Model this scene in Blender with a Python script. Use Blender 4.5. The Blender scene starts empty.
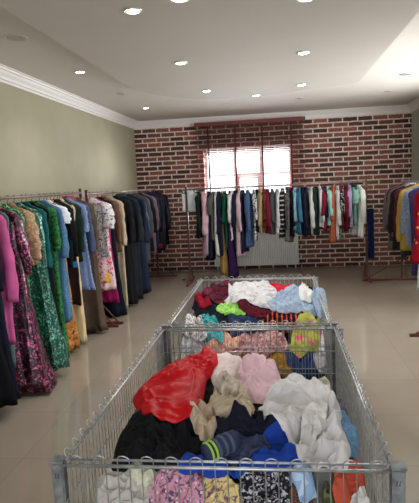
import bpy, bmesh, math, random
import numpy as np
from mathutils import Vector, Matrix, noise
PI = math.pi
scene = bpy.context.scene
COL = scene.collection
random.seed(7)

# ------------------------------------------------------------------ camera
F = 541.67; EYE = np.array([0.0, 0.0, 1.65])
YAW, PIT, ROL = 0.1274, 0.1266, -0.0470
_r = np.array([math.cos(YAW), math.sin(YAW), 0.0])
_w = np.array([-math.sin(YAW)*math.cos(PIT), math.cos(YAW)*math.cos(PIT), -math.sin(PIT)])
_u = np.cross(_r, _w)
CR = _r*math.cos(ROL)+_u*math.sin(ROL); CU = -_r*math.sin(ROL)+_u*math.cos(ROL); CW = _w
cam = bpy.data.cameras.new('camera'); camo = bpy.data.objects.new('camera', cam); COL.objects.link(camo)
cam.sensor_fit = 'HORIZONTAL'; cam.sensor_width = 36; cam.lens = 36*F/419; cam.clip_start = .05
camo.matrix_world = Matrix(((CR[0], CU[0], -CW[0], EYE[0]), (CR[1], CU[1], -CW[1], EYE[1]), (CR[2], CU[2], -CW[2], EYE[2]), (0, 0, 0, 1)))
scene.camera = camo
def ray(px, py): return CW+CR*(px-209.5)/F+CU*(251.5-py)/F
def un(px, py, ax, v):                      # where a line of sight meets an axis plane
    d = ray(px, py); return EYE+d*((v-EYE[ax])/d[ax])

# ------------------------------------------------------------------ helpers
def lin(c):
    return tuple([((v/255)/12.92 if v/255 <= .04045 else ((v/255+.055)/1.055)**2.4) for v in c])+(1,)
def link(o, parent=None):
    COL.objects.link(o)
    if parent is not None: o.parent = parent
    return o
def obj(name, bm, m, parent=None, smooth=False, loc=None, rz=0):
    me = bpy.data.meshes.new(name); bm.to_mesh(me); bm.free()
    if m: me.materials.append(m)
    if smooth:
        for p in me.polygons: p.use_smooth = True
    o = bpy.data.objects.new(name, me); link(o, parent)
    if loc is not None: o.location = loc
    o.rotation_euler[2] = rz
    return o
def tag(o, label=None, cat=None, group=None, kind=None):
    if label: o['label'] = label
    if cat: o['category'] = cat
    if group: o['group'] = group
    if kind: o['kind'] = kind
    return o
def empty(name, loc, rz=0):
    o = bpy.data.objects.new(name, None); o.empty_display_size = .05; link(o); o.location = loc; o.rotation_euler[2] = rz; return o
def struct(name, bm, m, parent=None, smooth=False):
    o = obj(name, bm, m, parent, smooth)
    if parent is None: o['kind'] = 'structure'
    return o
def box(bm, x0, x1, y0, y1, z0, z1):
    v = [bm.verts.new((x, y, z)) for z in (z0, z1) for y in (y0, y1) for x in (x0, x1)]
    for f in ((0, 2, 3, 1), (4, 5, 7, 6), (0, 1, 5, 4), (2, 6, 7, 3), (0, 4, 6, 2), (1, 3, 7, 5)):
        bm.faces.new([v[i] for i in f])
def tube(bm, pts, r, n=6, cap=True, rs=None):
    pts = [Vector(p) for p in pts]; rings = []
    for i, p in enumerate(pts):
        a = pts[max(i-1, 0)]; b = pts[min(i+1, len(pts)-1)]
        d = (b-a).normalized()
        ref = Vector((0, 0, 1)) if abs(d.z) < .9 else Vector((0, 1, 0))
        s = d.cross(ref).normalized(); t = s.cross(d)
        rr = rs[i] if rs else r
        rings.append([bm.verts.new(p+(s*math.cos(2*PI*k/n)+t*math.sin(2*PI*k/n))*rr) for k in range(n)])
    for a, b in zip(rings, rings[1:]):
        for k in range(n):
            f = bm.faces.new((a[k], a[(k+1) % n], b[(k+1) % n], b[k])); f.smooth = True
    if cap: bm.faces.new(rings[0][::-1]); bm.faces.new(rings[-1])
def newbm(): return bmesh.new()

# ------------------------------------------------------------------ materials
MATS = {}
def nm(name):
    m = bpy.data.materials.new(name); m.use_nodes = True
    nt = m.node_tree; return m, nt, nt.nodes['Principled BSDF'], nt.nodes, nt.links
def coord(N, L, scale=1.0, kind='Object', vec=None):
    tc = N.new('ShaderNodeTexCoord'); mp = N.new('ShaderNodeMapping'); L.new(tc.outputs[kind], mp.inputs['Vector'])
    mp.inputs['Scale'].default_value = vec or (scale,)*3
    return mp.outputs['Vector']
def bump(N, L, b, src, strength=.3, dist=.01):
    n = N.new('ShaderNodeBump'); n.inputs['Strength'].default_value = strength; n.inputs['Distance'].default_value = dist
    L.new(src, n.inputs['Height']); L.new(n.outputs['Normal'], b.inputs['Normal'])
def ramp(N, L, src, stops, const=False):
    r = N.new('ShaderNodeValToRGB'); e = r.color_ramp.elements
    if const: r.color_ramp.interpolation = 'CONSTANT'
    while len(e) < len(stops): e.new(.5)
    for i, (p, c) in enumerate(stops): e[i].position = p; e[i].color = lin(c)
    L.new(src, r.inputs['Fac']); return r.outputs['Color']
def plain(name, c, rough=.6, metal=0, spec=.5, nz=0, nscale=20, bmp=0):
    m, nt, b, N, L = nm(name)
    b.inputs['Base Color'].default_value = lin(c); b.inputs['Roughness'].default_value = rough
    b.inputs['Metallic'].default_value = metal; b.inputs['Specular IOR Level'].default_value = spec
    t = N.new('ShaderNodeTexNoise'); t.inputs['Scale'].default_value = nscale; t.inputs['Detail'].default_value = 4
    L.new(coord(N, L), t.inputs['Vector'])
    lo = tuple(max(0, v*(1-nz)) for v in c); hi = tuple(min(255, v*(1+nz)) for v in c)
    L.new(ramp(N, L, t.outputs['Fac'], [(.3, lo), (.7, hi)]), b.inputs['Base Color'])
    if bmp: bump(N, L, b, t.outputs['Fac'], bmp, .004)
    return m
def cloth(c, kind='plain', c2=None, c3=None, s=1.0, rough=.85):
    key = (c, kind, c2, c3, s, rough)
    if key in MATS: return MATS[key]
    m, nt, b, N, L = nm('fabric_'+kind)
    b.inputs['Roughness'].default_value = rough; b.inputs['Specular IOR Level'].default_value = .12
    c2 = c2 or tuple(min(255, v*1.3+10) for v in c); c3 = c3 or c2
    v = coord(N, L)
    if kind == 'plain':
        t = N.new('ShaderNodeTexNoise'); t.inputs['Scale'].default_value = 9*s; t.inputs['Detail'].default_value = 5; L.new(v, t.inputs['Vector'])
        out = ramp(N, L, t.outputs['Fac'], [(.3, tuple(q*.93 for q in c)), (.7, tuple(min(255, q*1.06) for q in c))]); h = t.outputs['Fac']
    elif kind == 'denim':
        t = N.new('ShaderNodeTexNoise'); t.inputs['Scale'].default_value = 60*s; t.inputs['Detail'].default_value = 8; L.new(v, t.inputs['Vector'])
        out = ramp(N, L, t.outputs['Fac'], [(.3, c), (.7, c2)]); h = t.outputs['Fac']
    elif kind in ('stripe', 'hstripe'):
        t = N.new('ShaderNodeTexWave'); t.bands_direction = 'X' if kind == 'stripe' else 'Z'
        t.inputs['Scale'].default_value = 12*s; t.inputs['Distortion'].default_value = .6; L.new(v, t.inputs['Vector'])
        out = ramp(N, L, t.outputs['Fac'], [(0, c), (.45, c2), (.8, c3)], True); h = t.outputs['Fac']
    elif kind == 'plaid':
        a = N.new('ShaderNodeTexWave'); a.bands_direction = 'X'; a.inputs['Scale'].default_value = 9*s; L.new(v, a.inputs['Vector'])
        d = N.new('ShaderNodeTexWave'); d.bands_direction = 'Z'; d.inputs['Scale'].default_value = 9*s; L.new(v, d.inputs['Vector'])
        x = N.new('ShaderNodeMath'); x.operation = 'MULTIPLY'; L.new(a.outputs['Fac'], x.inputs[0]); L.new(d.outputs['Fac'], x.inputs[1])
        out = ramp(N, L, x.outputs[0], [(0, c), (.25, c2), (.6, c3)], True); h = x.outputs[0]
    elif kind == 'floral':
        t = N.new('ShaderNodeTexVoronoi'); t.inputs['Scale'].default_value = 28*s; L.new(v, t.inputs['Vector'])
        n = N.new('ShaderNodeTexNoise'); n.inputs['Scale'].default_value = 22*s; n.inputs['Detail'].default_value = 3; n.inputs['Distortion'].default_value = 1.5; L.new(v, n.inputs['Vector'])
        mx = N.new('ShaderNodeMixRGB'); L.new(ramp(N, L, n.outputs['Fac'], [(0, c), (.5, c), (.54, c2)], True), mx.inputs[1])
        L.new(ramp(N, L, t.outputs['Distance'], [(0, (255, 255, 255)), (.28, (0, 0, 0))], True), mx.inputs[0]); mx.inputs[2].default_value = lin(c3)
        out = mx.outputs[0]; h = n.outputs['Fac']
    elif kind == 'dots':
        t = N.new('ShaderNodeTexVoronoi'); t.inputs['Scale'].default_value = 9*s; L.new(v, t.inputs['Vector']); t.inputs['Randomness'].default_value = .5
        out = ramp(N, L, t.outputs['Distance'], [(0, c2), (.17, c3), (.34, c)], True); h = t.outputs['Distance']
    elif kind == 'lace':
        t = N.new('ShaderNodeTexVoronoi'); t.inputs['Scale'].default_value = 70*s; L.new(v, t.inputs['Vector']); t.feature = 'DISTANCE_TO_EDGE'
        n = N.new('ShaderNodeTexNoise'); n.inputs['Scale'].default_value = 25*s; n.inputs['Detail'].default_value = 4; L.new(v, n.inputs['Vector'])
        out = ramp(N, L, n.outputs['Fac'], [(.38, c), (.5, c2), (.6, c3)]); h = t.outputs['Distance']
    elif kind == 'sequin':
        t = N.new('ShaderNodeTexVoronoi'); t.inputs['Scale'].default_value = 75*s; L.new(v, t.inputs['Vector'])
        sp = N.new('ShaderNodeSeparateColor'); L.new(t.outputs['Color'], sp.inputs[0])
        n = N.new('ShaderNodeTexNoise'); n.inputs['Scale'].default_value = 12*s; n.inputs['Detail'].default_value = 3; L.new(v, n.inputs['Vector'])
        a = N.new('ShaderNodeMath'); a.operation = 'ADD'; L.new(sp.outputs[0], a.inputs[0]); L.new(n.outputs['Fac'], a.inputs[1])
        d = N.new('ShaderNodeMath'); d.operation = 'MULTIPLY'; L.new(a.outputs[0], d.inputs[0]); d.inputs[1].default_value = .5
        out = ramp(N, L, d.outputs[0], [(0, c), (.42, c), (.52, c2), (.6, c2), (.72, c3)]); h = sp.outputs[1]
        b.inputs['Roughness'].default_value = .28; b.inputs['Metallic'].default_value = .3; b.inputs['Specular IOR Level'].default_value = .8
    elif kind == 'satin':
        t = N.new('ShaderNodeTexNoise'); t.inputs['Scale'].default_value = 5; L.new(v, t.inputs['Vector'])
        out = ramp(N, L, t.outputs['Fac'], [(.3, c), (.7, c2)]); h = t.outputs['Fac']
        b.inputs['Roughness'].default_value = .45; b.inputs['Specular IOR Level'].default_value = .2
    L.new(out, b.inputs['Base Color'])
    if kind in ('lace', 'sequin'): bump(N, L, b, h, .5, .004)
    else:
        n2 = N.new('ShaderNodeTexNoise'); n2.inputs['Scale'].default_value = 240; n2.inputs['Detail'].default_value = 2; L.new(v, n2.inputs['Vector'])
        bump(N, L, b, n2.outputs['Fac'], .12, .002)
    MATS[key] = m; return m

M_wall = plain('painted_wall_olive', (164, 159, 134), .75, nz=.02, nscale=3, bmp=.03)
M_wallr = plain('painted_wall_sage', (178, 184, 165), .75, nz=.02, nscale=3, bmp=.03)
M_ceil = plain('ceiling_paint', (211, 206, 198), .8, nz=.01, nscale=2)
M_crown = plain('moulding_paint', (236, 232, 228), .45, nz=.01)
M_white = plain('white_paint', (225, 225, 222), .35, nz=.01)
M_frame = plain('window_plastic', (240, 236, 232), .3, nz=.01)
M_steel = plain('galvanised_steel', (182, 185, 187), .36, metal=.75, nz=.12, nscale=40, bmp=.08)
M_post = plain('galvanised_post', (128, 132, 134), .45, metal=.8, nz=.18, nscale=30, bmp=.08)
M_dark = plain('black_plastic', (22, 22, 24), .4)
M_rust = plain('red_brown_rack_paint', (92, 44, 38), .45, nz=.12, nscale=15)
M_rail = plain('pinkish_rail_steel', (150, 128, 124), .35, metal=.5, nz=.1)
M_cherry = plain('cherry_wood_slats', (112, 48, 44), .4, nz=.12, nscale=12)
M_tape = plain('dark_red_ladder_tape', (84, 38, 40), .8)
M_hook = plain('hanger_plastic', (40, 38, 40), .35)
M_hookw = plain('hanger_plastic_pale', (200, 198, 196), .35)
def emit(name, c, s):
    m, nt, b, N, L = nm(name); b.inputs['Base Color'].default_value = lin(c)
    b.inputs['Emission Color'].default_value = lin(c); b.inputs['Emission Strength'].default_value = s; return m
M_lamp = emit('lamp_glow', (255, 250, 242), 14)

m, nt, b, N, L = nm('brick_wall'); M_brick = m
v = coord(N, L); dn = N.new('ShaderNodeTexNoise'); dn.inputs['Scale'].default_value = 9; L.new(v, dn.inputs['Vector'])
mm = N.new('ShaderNodeVectorMath'); mm.operation = 'MULTIPLY_ADD'; L.new(dn.outputs['Color'], mm.inputs[0]); mm.inputs[1].default_value = (.014, .014, .014); L.new(v, mm.inputs[2])
sx = N.new('ShaderNodeSeparateXYZ'); L.new(mm.outputs[0], sx.inputs[0]); cx = N.new('ShaderNodeCombineXYZ')
L.new(sx.outputs['X'], cx.inputs['X']); L.new(sx.outputs['Z'], cx.inputs['Y'])
bt = N.new('ShaderNodeTexBrick'); L.new(cx.outputs[0], bt.inputs['Vector']); bt.offset = .37; bt.offset_frequency = 2
bt.inputs['Scale'].default_value = 1; bt.inputs['Brick Width'].default_value = .262; bt.inputs['Row Height'].default_value = .0872
bt.inputs['Mortar Size'].default_value = .013; bt.inputs['Mortar Smooth'].default_value = .25; bt.inputs['Bias'].default_value = -.1
bt.inputs['Color1'].default_value = lin((86, 54, 46)); bt.inputs['Color2'].default_value = lin((174, 108, 90)); bt.inputs['Mortar'].default_value = lin((246, 234, 224))
tn = N.new('ShaderNodeTexNoise'); tn.inputs['Scale'].default_value = 30; tn.inputs['Detail'].default_value = 6; L.new(v, tn.inputs['Vector'])
mx = N.new('ShaderNodeMixRGB'); mx.blend_type = 'MULTIPLY'; mx.inputs[0].default_value = .8; L.new(bt.outputs['Color'], mx.inputs[1])
L.new(ramp(N, L, tn.outputs['Fac'], [(.3, (175, 170, 168)), (.65, (255, 255, 255))]), mx.inputs[2]); L.new(mx.outputs[0], b.inputs['Base Color'])
b.inputs['Roughness'].default_value = .85
inv = N.new('ShaderNodeMath'); inv.operation = 'SUBTRACT'; inv.inputs[0].default_value = 1; L.new(bt.outputs['Fac'], inv.inputs[1]); bump(N, L, b, inv.outputs[0], .7, .012)

m, nt, b, N, L = nm('porcelain_floor'); M_floor = m
v = coord(N, L); mp = N.new('ShaderNodeMapping'); L.new(v, mp.inputs['Vector']); mp.inputs['Location'].default_value = (.269+.003, .35-.003, 0)
bt = N.new('ShaderNodeTexBrick'); L.new(mp.outputs[0], bt.inputs['Vector']); bt.offset = 0
bt.inputs['Scale'].default_value = 1; bt.inputs['Brick Width'].default_value = .672; bt.inputs['Row Height'].default_value = .672
bt.inputs['Mortar Size'].default_value = .0022; bt.inputs['Mortar Smooth'].default_value = .1
bt.inputs['Color1'].default_value = lin((153, 143, 129)); bt.inputs['Color2'].default_value = lin((157, 147, 133)); bt.inputs['Mortar'].default_value = lin((140, 128, 114))
tn = N.new('ShaderNodeTexNoise'); tn.inputs['Scale'].default_value = 2.2; tn.inputs['Detail'].default_value = 5; L.new(v, tn.inputs['Vector'])
mx = N.new('ShaderNodeMixRGB'); mx.blend_type = 'MULTIPLY'; mx.inputs[0].default_value = .5; L.new(bt.outputs['Color'], mx.inputs[1])
L.new(ramp(N, L, tn.outputs['Fac'], [(.3, (232, 228, 224)), (.7, (255, 255, 255))]), mx.inputs[2]); L.new(mx.outputs[0], b.inputs['Base Color'])
b.inputs['Roughness'].default_value = .07; b.inputs['Specular IOR Level'].default_value = .62
wv = N.new('ShaderNodeTexNoise'); wv.inputs['Scale'].default_value = 7; L.new(v, wv.inputs['Vector']); bump(N, L, b, wv.outputs['Fac'], .012, .01)

m = bpy.data.materials.new('window_glass'); m.use_nodes = True; N = m.node_tree.nodes; L = m.node_tree.links; N.clear(); M_glass = m
o_ = N.new('ShaderNodeOutputMaterial'); t_ = N.new('ShaderNodeBsdfTransparent'); g_ = N.new('ShaderNodeBsdfGlossy'); x_ = N.new('ShaderNodeMixShader')
g_.inputs['Roughness'].default_value = .02; x_.inputs[0].default_value = .07; L.new(t_.outputs[0], x_.inputs[1]); L.new(g_.outputs[0], x_.inputs[2]); L.new(x_.outputs[0], o_.inputs[0])

# ------------------------------------------------------------------ room
XL, XR, YB, YF, ZC = -2.608, 2.393, 10.10, -1.6, 2.83
WX0, WX1, WZ0, WZ1 = -1.32, .30, .75, 2.19
bm = newbm(); box(bm, XL-.2, XR+.2, YF-.2, YB+.3, -.1, 0); struct('floor', bm, M_floor)
bm = newbm(); box(bm, XL-.2, XL, YF-.2, YB+.3, 0, ZC+.1); struct('wall_left', bm, M_wall)
bm = newbm(); box(bm, XR, XR+.2, YF-.2, 4.6, 0, ZC+.1); box(bm, XR, XR+.2, 8.0, YB+.3, 0, ZC+.1); box(bm, XR, XR+.2, 4.6, 8.0, 0, .9); box(bm, XR, XR+.2, 4.6, 8.0, 2.4, ZC+.1); struct('wall_right', bm, M_wallr)
bm = newbm(); box(bm, XR+.06, XR+.12, 4.6, 4.66, .9, 2.4); box(bm, XR+.06, XR+.12, 7.94, 8.0, .9, 2.4); box(bm, XR+.06, XR+.12, 6.27, 6.33, .96, 2.34); box(bm, XR+.06, XR+.12, 4.66, 7.94, .9, .96); box(bm, XR+.06, XR+.12, 4.66, 7.94, 2.34, 2.4)
w_ = struct('window_4', bm, M_frame)
bm = newbm(); box(bm, XR+.088, XR+.093, 4.66, 7.94, .96, 2.34); obj('pane', bm, M_glass, w_)
bm = newbm()
box(bm, XL, WX0, YB, YB+.3, 0, ZC+.1); box(bm, WX1, XR, YB, YB+.3, 0, ZC+.1); box(bm, WX0, WX1, YB, YB+.3, 0, WZ0); box(bm, WX0, WX1, YB, YB+.3, WZ1, ZC+.1)
struct('wall_back', bm, M_brick)
bm = newbm()                                     # street front with two wide shop windows and a door between them
for a, c in ((XL, -2.3), (-.75, -.55), (.55, .75), (2.1, XR)): box(bm, a, c, YF-.2, YF, 0, 2.5)
box(bm, XL, XR, YF-.2, YF, 2.5, ZC+.1); box(bm, -2.3, -.75, YF-.2, YF, 0, .5); box(bm, .75, 2.1, YF-.2, YF, 0, .5)
struct('wall_front', bm, M_wallr)
for i, (a, c, z) in enumerate(((-2.3, -.75, .5), (.75, 2.1, .5), (-.55, .55, 0))):
    bm = newbm()
    for q in ((a, a+.05, z, 2.5), (c-.05, c, z, 2.5)): box(bm, q[0], q[1], YF-.14, YF-.06, q[2], q[3])
    box(bm, a+.05, c-.05, YF-.14, YF-.06, z, z+.05); box(bm, a+.05, c-.05, YF-.14, YF-.06, 2.45, 2.5)
    r = struct('window_%d' % (i+2) if i < 2 else 'door_1', bm, M_frame)
    bm = newbm(); box(bm, a+.05, c-.05, YF-.105, YF-.095, z+.05, 2.45); obj('pane', bm, M_glass, r)
# ceiling with its dropped middle panel
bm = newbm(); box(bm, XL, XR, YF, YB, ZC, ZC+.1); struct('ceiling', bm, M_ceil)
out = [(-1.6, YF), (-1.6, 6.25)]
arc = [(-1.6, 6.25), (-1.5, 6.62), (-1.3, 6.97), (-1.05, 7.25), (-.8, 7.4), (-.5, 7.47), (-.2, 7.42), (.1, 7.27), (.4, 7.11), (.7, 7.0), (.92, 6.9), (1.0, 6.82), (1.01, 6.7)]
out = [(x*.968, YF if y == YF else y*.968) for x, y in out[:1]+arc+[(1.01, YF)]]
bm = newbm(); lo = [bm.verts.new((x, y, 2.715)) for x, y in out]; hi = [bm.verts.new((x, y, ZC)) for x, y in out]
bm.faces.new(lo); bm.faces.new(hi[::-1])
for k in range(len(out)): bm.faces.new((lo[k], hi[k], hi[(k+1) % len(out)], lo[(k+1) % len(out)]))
bmesh.ops.recalc_face_normals(bm, faces=bm.faces); struct('ceiling_panel', bm, plain('ceiling_panel_shaded', (197, 192, 183), .8, nz=.01, nscale=2))  # ceiling paint greyed here: the panel's shade is put into its colour
# crown moulding
prof = [(0, -.125), (.012, -.125), (.016, -.105), (.03, -.098), (.036, -.075), (.06, -.05), (.075, -.03), (.09, -.026), (.096, -.01), (.115, -.008), (.115, 0), (0, 0)]
def crown(name, a, c, nrm, ia, ib):              # a->c along the wall, nrm into the room, mitred ends
    bm = newbm(); a = Vector(a); c = Vector(c); d = (c-a).normalized(); nrm = Vector(nrm); R = []
    for P, s in ((a, ia), (c, -ib)):
        R.append([bm.verts.new(P+nrm*q[0]+d*(s*q[0])+Vector((0, 0, ZC+q[1]))) for q in prof])
    n = len(prof)
    for k in range(n): bm.faces.new((R[0][k], R[0][(k+1) % n], R[1][(k+1) % n], R[1][k]))
    bm.faces.new(R[0]); bm.faces.new(R[1][::-1]); bmesh.ops.recalc_face_normals(bm, faces=bm.faces); struct(name, bm, M_crown)
crown('trim_1', (XL, YF, 0), (XL, YB, 0), (1, 0, 0), 1, 1); crown('trim_2', (XL, YB, 0), (XR, YB, 0), (0, -1, 0), 1, 1)
crown('trim_3', (XR, YB, 0), (XR, YF, 0), (-1, 0, 0), 1, 1); crown('trim_4', (XR, YF, 0), (XL, YF, 0), (0, 1, 0), 1, 1)

# back window
MX = (-.745, -.26); TZ = 1.76
bm = newbm()
for a in (WX0, MX[0]-.03, MX[1]-.03, WX1-.055): box(bm, a, a+(.055 if a in (WX0, WX1-.055) else .06), YB+.1, YB+.17, WZ0, WZ1)
for a, c in ((WX0+.055, MX[0]-.03), (MX[0]+.03, MX[1]-.03), (MX[1]+.03, WX1-.055)):
    for z0, z1 in ((WZ0, WZ0+.05), (TZ-.025, TZ+.025), (WZ1-.05, WZ1)): box(bm, a, c, YB+.1, YB+.17, z0, z1)
w = struct('window_1', bm, M_frame)
bm = newbm(); a, c = MX[0]+.03, MX[1]-.03
box(bm, a, a+.05, YB+.06, YB+.1, WZ0+.05, TZ-.025); box(bm, c-.05, c, YB+.06, YB+.1, WZ0+.05, TZ-.025)
box(bm, a+.05, c-.05, YB+.06, YB+.1, TZ-.075, TZ-.025); box(bm, a+.05, c-.05, YB+.06, YB+.1, WZ0+.05, WZ0+.1); obj('sash', bm, M_frame, w)
for a, c in ((WX0+.055, MX[0]-.03), (MX[0]+.03, MX[1]-.03), (MX[1]+.03, WX1-.055)):
    for z0, z1 in ((WZ0+.05, TZ-.025), (TZ+.025, WZ1-.05)):
        bm = newbm(); box(bm, a, c, YB+.13, YB+.136, z0, z1); obj('pane', bm, M_glass, w)
bm = newbm(); box(bm, WX0-.04, WX1+.04, YB-.12, YB+.1, WZ0-.03, WZ0); obj('window_sill', bm, M_white, w)

# wooden blind
bl = empty('venetian_blind', (-.455, YB-.08, 2.7)); tag(bl, 'cherry red wooden venetian blind with open slats across the back window', 'blind')
BX = 1.0
bm = newbm(); box(bm, -BX, BX, -.03, .05, -.035, .035); obj('headrail', bm, M_cherry, bl)
bm = newbm()
for k in range(56):
    z = -.07-k*.0325; n0 = len(bm.verts); box(bm, -BX+.02, BX-.02, -.02, .02, z-.0015, z+.0015); bm.verts.ensure_lookup_table()
    bmesh.ops.rotate(bm, verts=bm.verts[n0:], cent=(0, 0, z), matrix=Matrix.Rotation(-.16, 3, 'X'))
obj('slats', bm, M_cherry, bl)
bm = newbm(); box(bm, -BX+.02, BX-.02, -.02, .02, -.07-56*.0325-.015, -.07-56*.0325+.01); obj('bottom_rail', bm, M_cherry, bl)
for px in (208.5, 235.5, 262.5, 291.5):
    x = un(px, 150, 1, YB-.1)[0]+.455
    bm = newbm(); box(bm, x-.014, x+.014, -.0235, -.0205, -1.89, -.035); obj('ladder_tape', bm, M_tape, bl)
# radiator
ra = empty('radiator', (-.41, YB-.09, .08)); tag(ra, 'white ribbed panel radiator under the back window', 'radiator')
bm = newbm(); W2 = .78; H2 = .58; n = 46
vs = []
for k in range(n*4+1):
    x = -W2+2*W2*k/(n*4); y = (-.045, -.045, -.035, -.035)[k % 4]; vs.append((bm.verts.new((x, y, 0)), bm.verts.new((x, y, H2))))
for a, c in zip(vs, vs[1:]): bm.faces.new((a[0], c[0], c[1], a[1]))
box(bm, -W2, W2, -.03, .04, .005, H2-.005); obj('panel', bm, M_white, ra)
bm = newbm(); box(bm, -W2, W2, -.05, .045, H2, H2+.02); obj('top_grille', bm, M_white, ra)
for s in (-1, 1):
    bm = newbm(); tube(bm, [(s*.72, 0, -.08), (s*.72, 0, .02)], .011, 8); obj('pipe', bm, M_white, ra)
bm = newbm(); tube(bm, [(.74, -.01, -.02), (.83, -.01, -.02)], .022, 10); obj('valve', bm, M_dark, ra)

# ceiling lights
def disc(bm, r0, r1, z0, z1, n=28):
    A = [bm.verts.new((r0*math.cos(2*PI*k/n), r0*math.sin(2*PI*k/n), z0)) for k in range(n)]
    B = [bm.verts.new((r1*math.cos(2*PI*k/n), r1*math.sin(2*PI*k/n), z1)) for k in range(n)]
    for k in range(n): bm.faces.new((A[k], A[(k+1) % n], B[(k+1) % n], B[k]))
    return A, B
M_ring = plain('lamp_ring_metal', (196, 194, 190), .3, metal=.3)
M_off = plain('unlit_lamp_face', (165, 163, 158), .4)
LIT = [((133, 11), 1, 'largest lit round ceiling downlight, top left of centre'), ((80, 72), 0, 'lit downlight above the left racks in the outer ceiling strip'),
       ((181, 63), 1, 'lit downlight in the left row of the dropped panel, second from front'), ((303, 53), 1, 'lit downlight in the right row of the dropped panel, second from front'),
       ((146, 108), 0, 'lit downlight nearest the back left corner of the ceiling'), ((206.5, 91), 1, 'small lit downlight furthest back in the left row of the dropped panel'),
       ((256, 95.5), 1, 'small lit downlight at the middle of the curved panel edge'), ((301, 85), 1, 'small lit downlight furthest back in the right row of the dropped panel'),
       ((180, -1), 1, 'lit downlight cut off by the top edge, left one'), ((306, -1.5), 1, 'lit downlight cut off by the top edge, right one')]
OFF = [((15.5, 38), 0, .085, 'large unlit round ceiling fixture at far left'), ((121, 94), 0, .06, 'unlit round fixture in the left ceiling strip beyond the lit lamp'),
       ((227, 103.5), 0, .05, 'unlit round fixture in front of the back wall, left of the small dark ringed one'), ((300, 98.5), 0, .055, 'unlit ringed fixture near the back wall above the brick at right of window'),
       ((405, 74.5), 0, .07, 'unlit fixture in the right ceiling strip, nearer one'), ((388.5, 91.5), 0, .065, 'unlit fixture in the right ceiling strip, the one nearer the corner')]
for (p, pan, lab) in LIT:
    z = 2.715 if pan else ZC
    q = un(p[0], p[1], 2, z-.004)
    e = empty('ceiling_downlight', (q[0], q[1], z)); tag(e, lab, 'ceiling light', 'recessed ceiling lights')
    bm = newbm(); disc(bm, .037, .054, -.002, -.01); disc(bm, .054, .058, -.01, 0); obj('trim_ring', bm, M_ring, e)
    bm = newbm(); A, B = disc(bm, .035, .037, -.01, -.002); bm.faces.new(A[::-1]); obj('lamp_face', bm, M_lamp, e)
    l = bpy.data.lights.new('downlight_beam', 'SPOT'); l.energy = 30 if q[1] < 5 else 22; l.spot_size = 2.3; l.spot_blend = .8; l.shadow_soft_size = .06; l.color = (1, .97, .92)
    lo_ = bpy.data.objects.new('downlight_beam', l); link(lo_); lo_.location = (q[0], q[1], z-.03)
for (p, pan, r, lab) in OFF:
    q = un(p[0], p[1], 2, ZC-.004)
    e = empty('ceiling_fixture', (q[0], q[1], ZC)); tag(e, lab, 'ceiling light', 'unlit recessed fixtures')
    bm = newbm(); disc(bm, r*.8, r, -.002, -.008); disc(bm, r, r+.004, -.008, 0); obj('trim_ring', bm, M_ring, e)
    bm = newbm(); A, B = disc(bm, r*.79, r*.8, -.004, -.002); bm.faces.new(A[::-1]); obj('lamp_face', bm, M_off, e)

# ------------------------------------------------------------------ racks
def rack(name, p0, p1, zr, lab, foot=.34, posts=(0, 1), r=.013, rail=M_rail):
    p0 = Vector((*p0, 0)); p1 = Vector((*p1, 0)); d = (p1-p0); Ln = d.length; d.normalize()
    e = empty(name, p0, math.atan2(d.y, d.x)); tag(e, lab, 'clothes rack', 'metal clothes racks')
    bm = newbm(); tube(bm, [(0, 0, zr), (Ln, 0, zr)], r, 10); obj('rail', bm, rail, e)
    for k, x in enumerate((0, Ln)):
        if k not in posts: continue
        bm = newbm(); box(bm, x-.015, x+.015, -.015, .015, .03, zr+.05); obj('post', bm, M_rust, e)
        bm = newbm(); box(bm, x-.02, x+.02, -foot, foot, 0, .03); obj('foot', bm, M_rust, e)
        for s in (-1, 1):
            bm = newbm(); tube(bm, [(x, s*(foot-.06), .03), (x, s*.012, .34)], .008, 6); obj('brace', bm, M_rust, e)
    return e
RZ = 1.60
rack('clothes_rack', (-2.25, 2.6), (-2.25, 6.08), RZ, 'long garment rack along the left wall holding the sequin gowns')
rack('clothes_rack', (-2.23, 6.22), (-2.16, 9.47), RZ-.02, 'garment rack at the far end of the left wall holding dark coats')
RB = 1.55; YR = 8.82
rack('clothes_rack', (-1.47, YR), (1.40, YR), RB, 'garment rack standing across the room in front of the window and radiator')
rack('clothes_rack', (1.9, 8.62), (1.9, 5.56), 1.54, 'garment rack along the right wall, holding the red gold-dotted dress', foot=.60, rail=M_steel)

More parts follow.
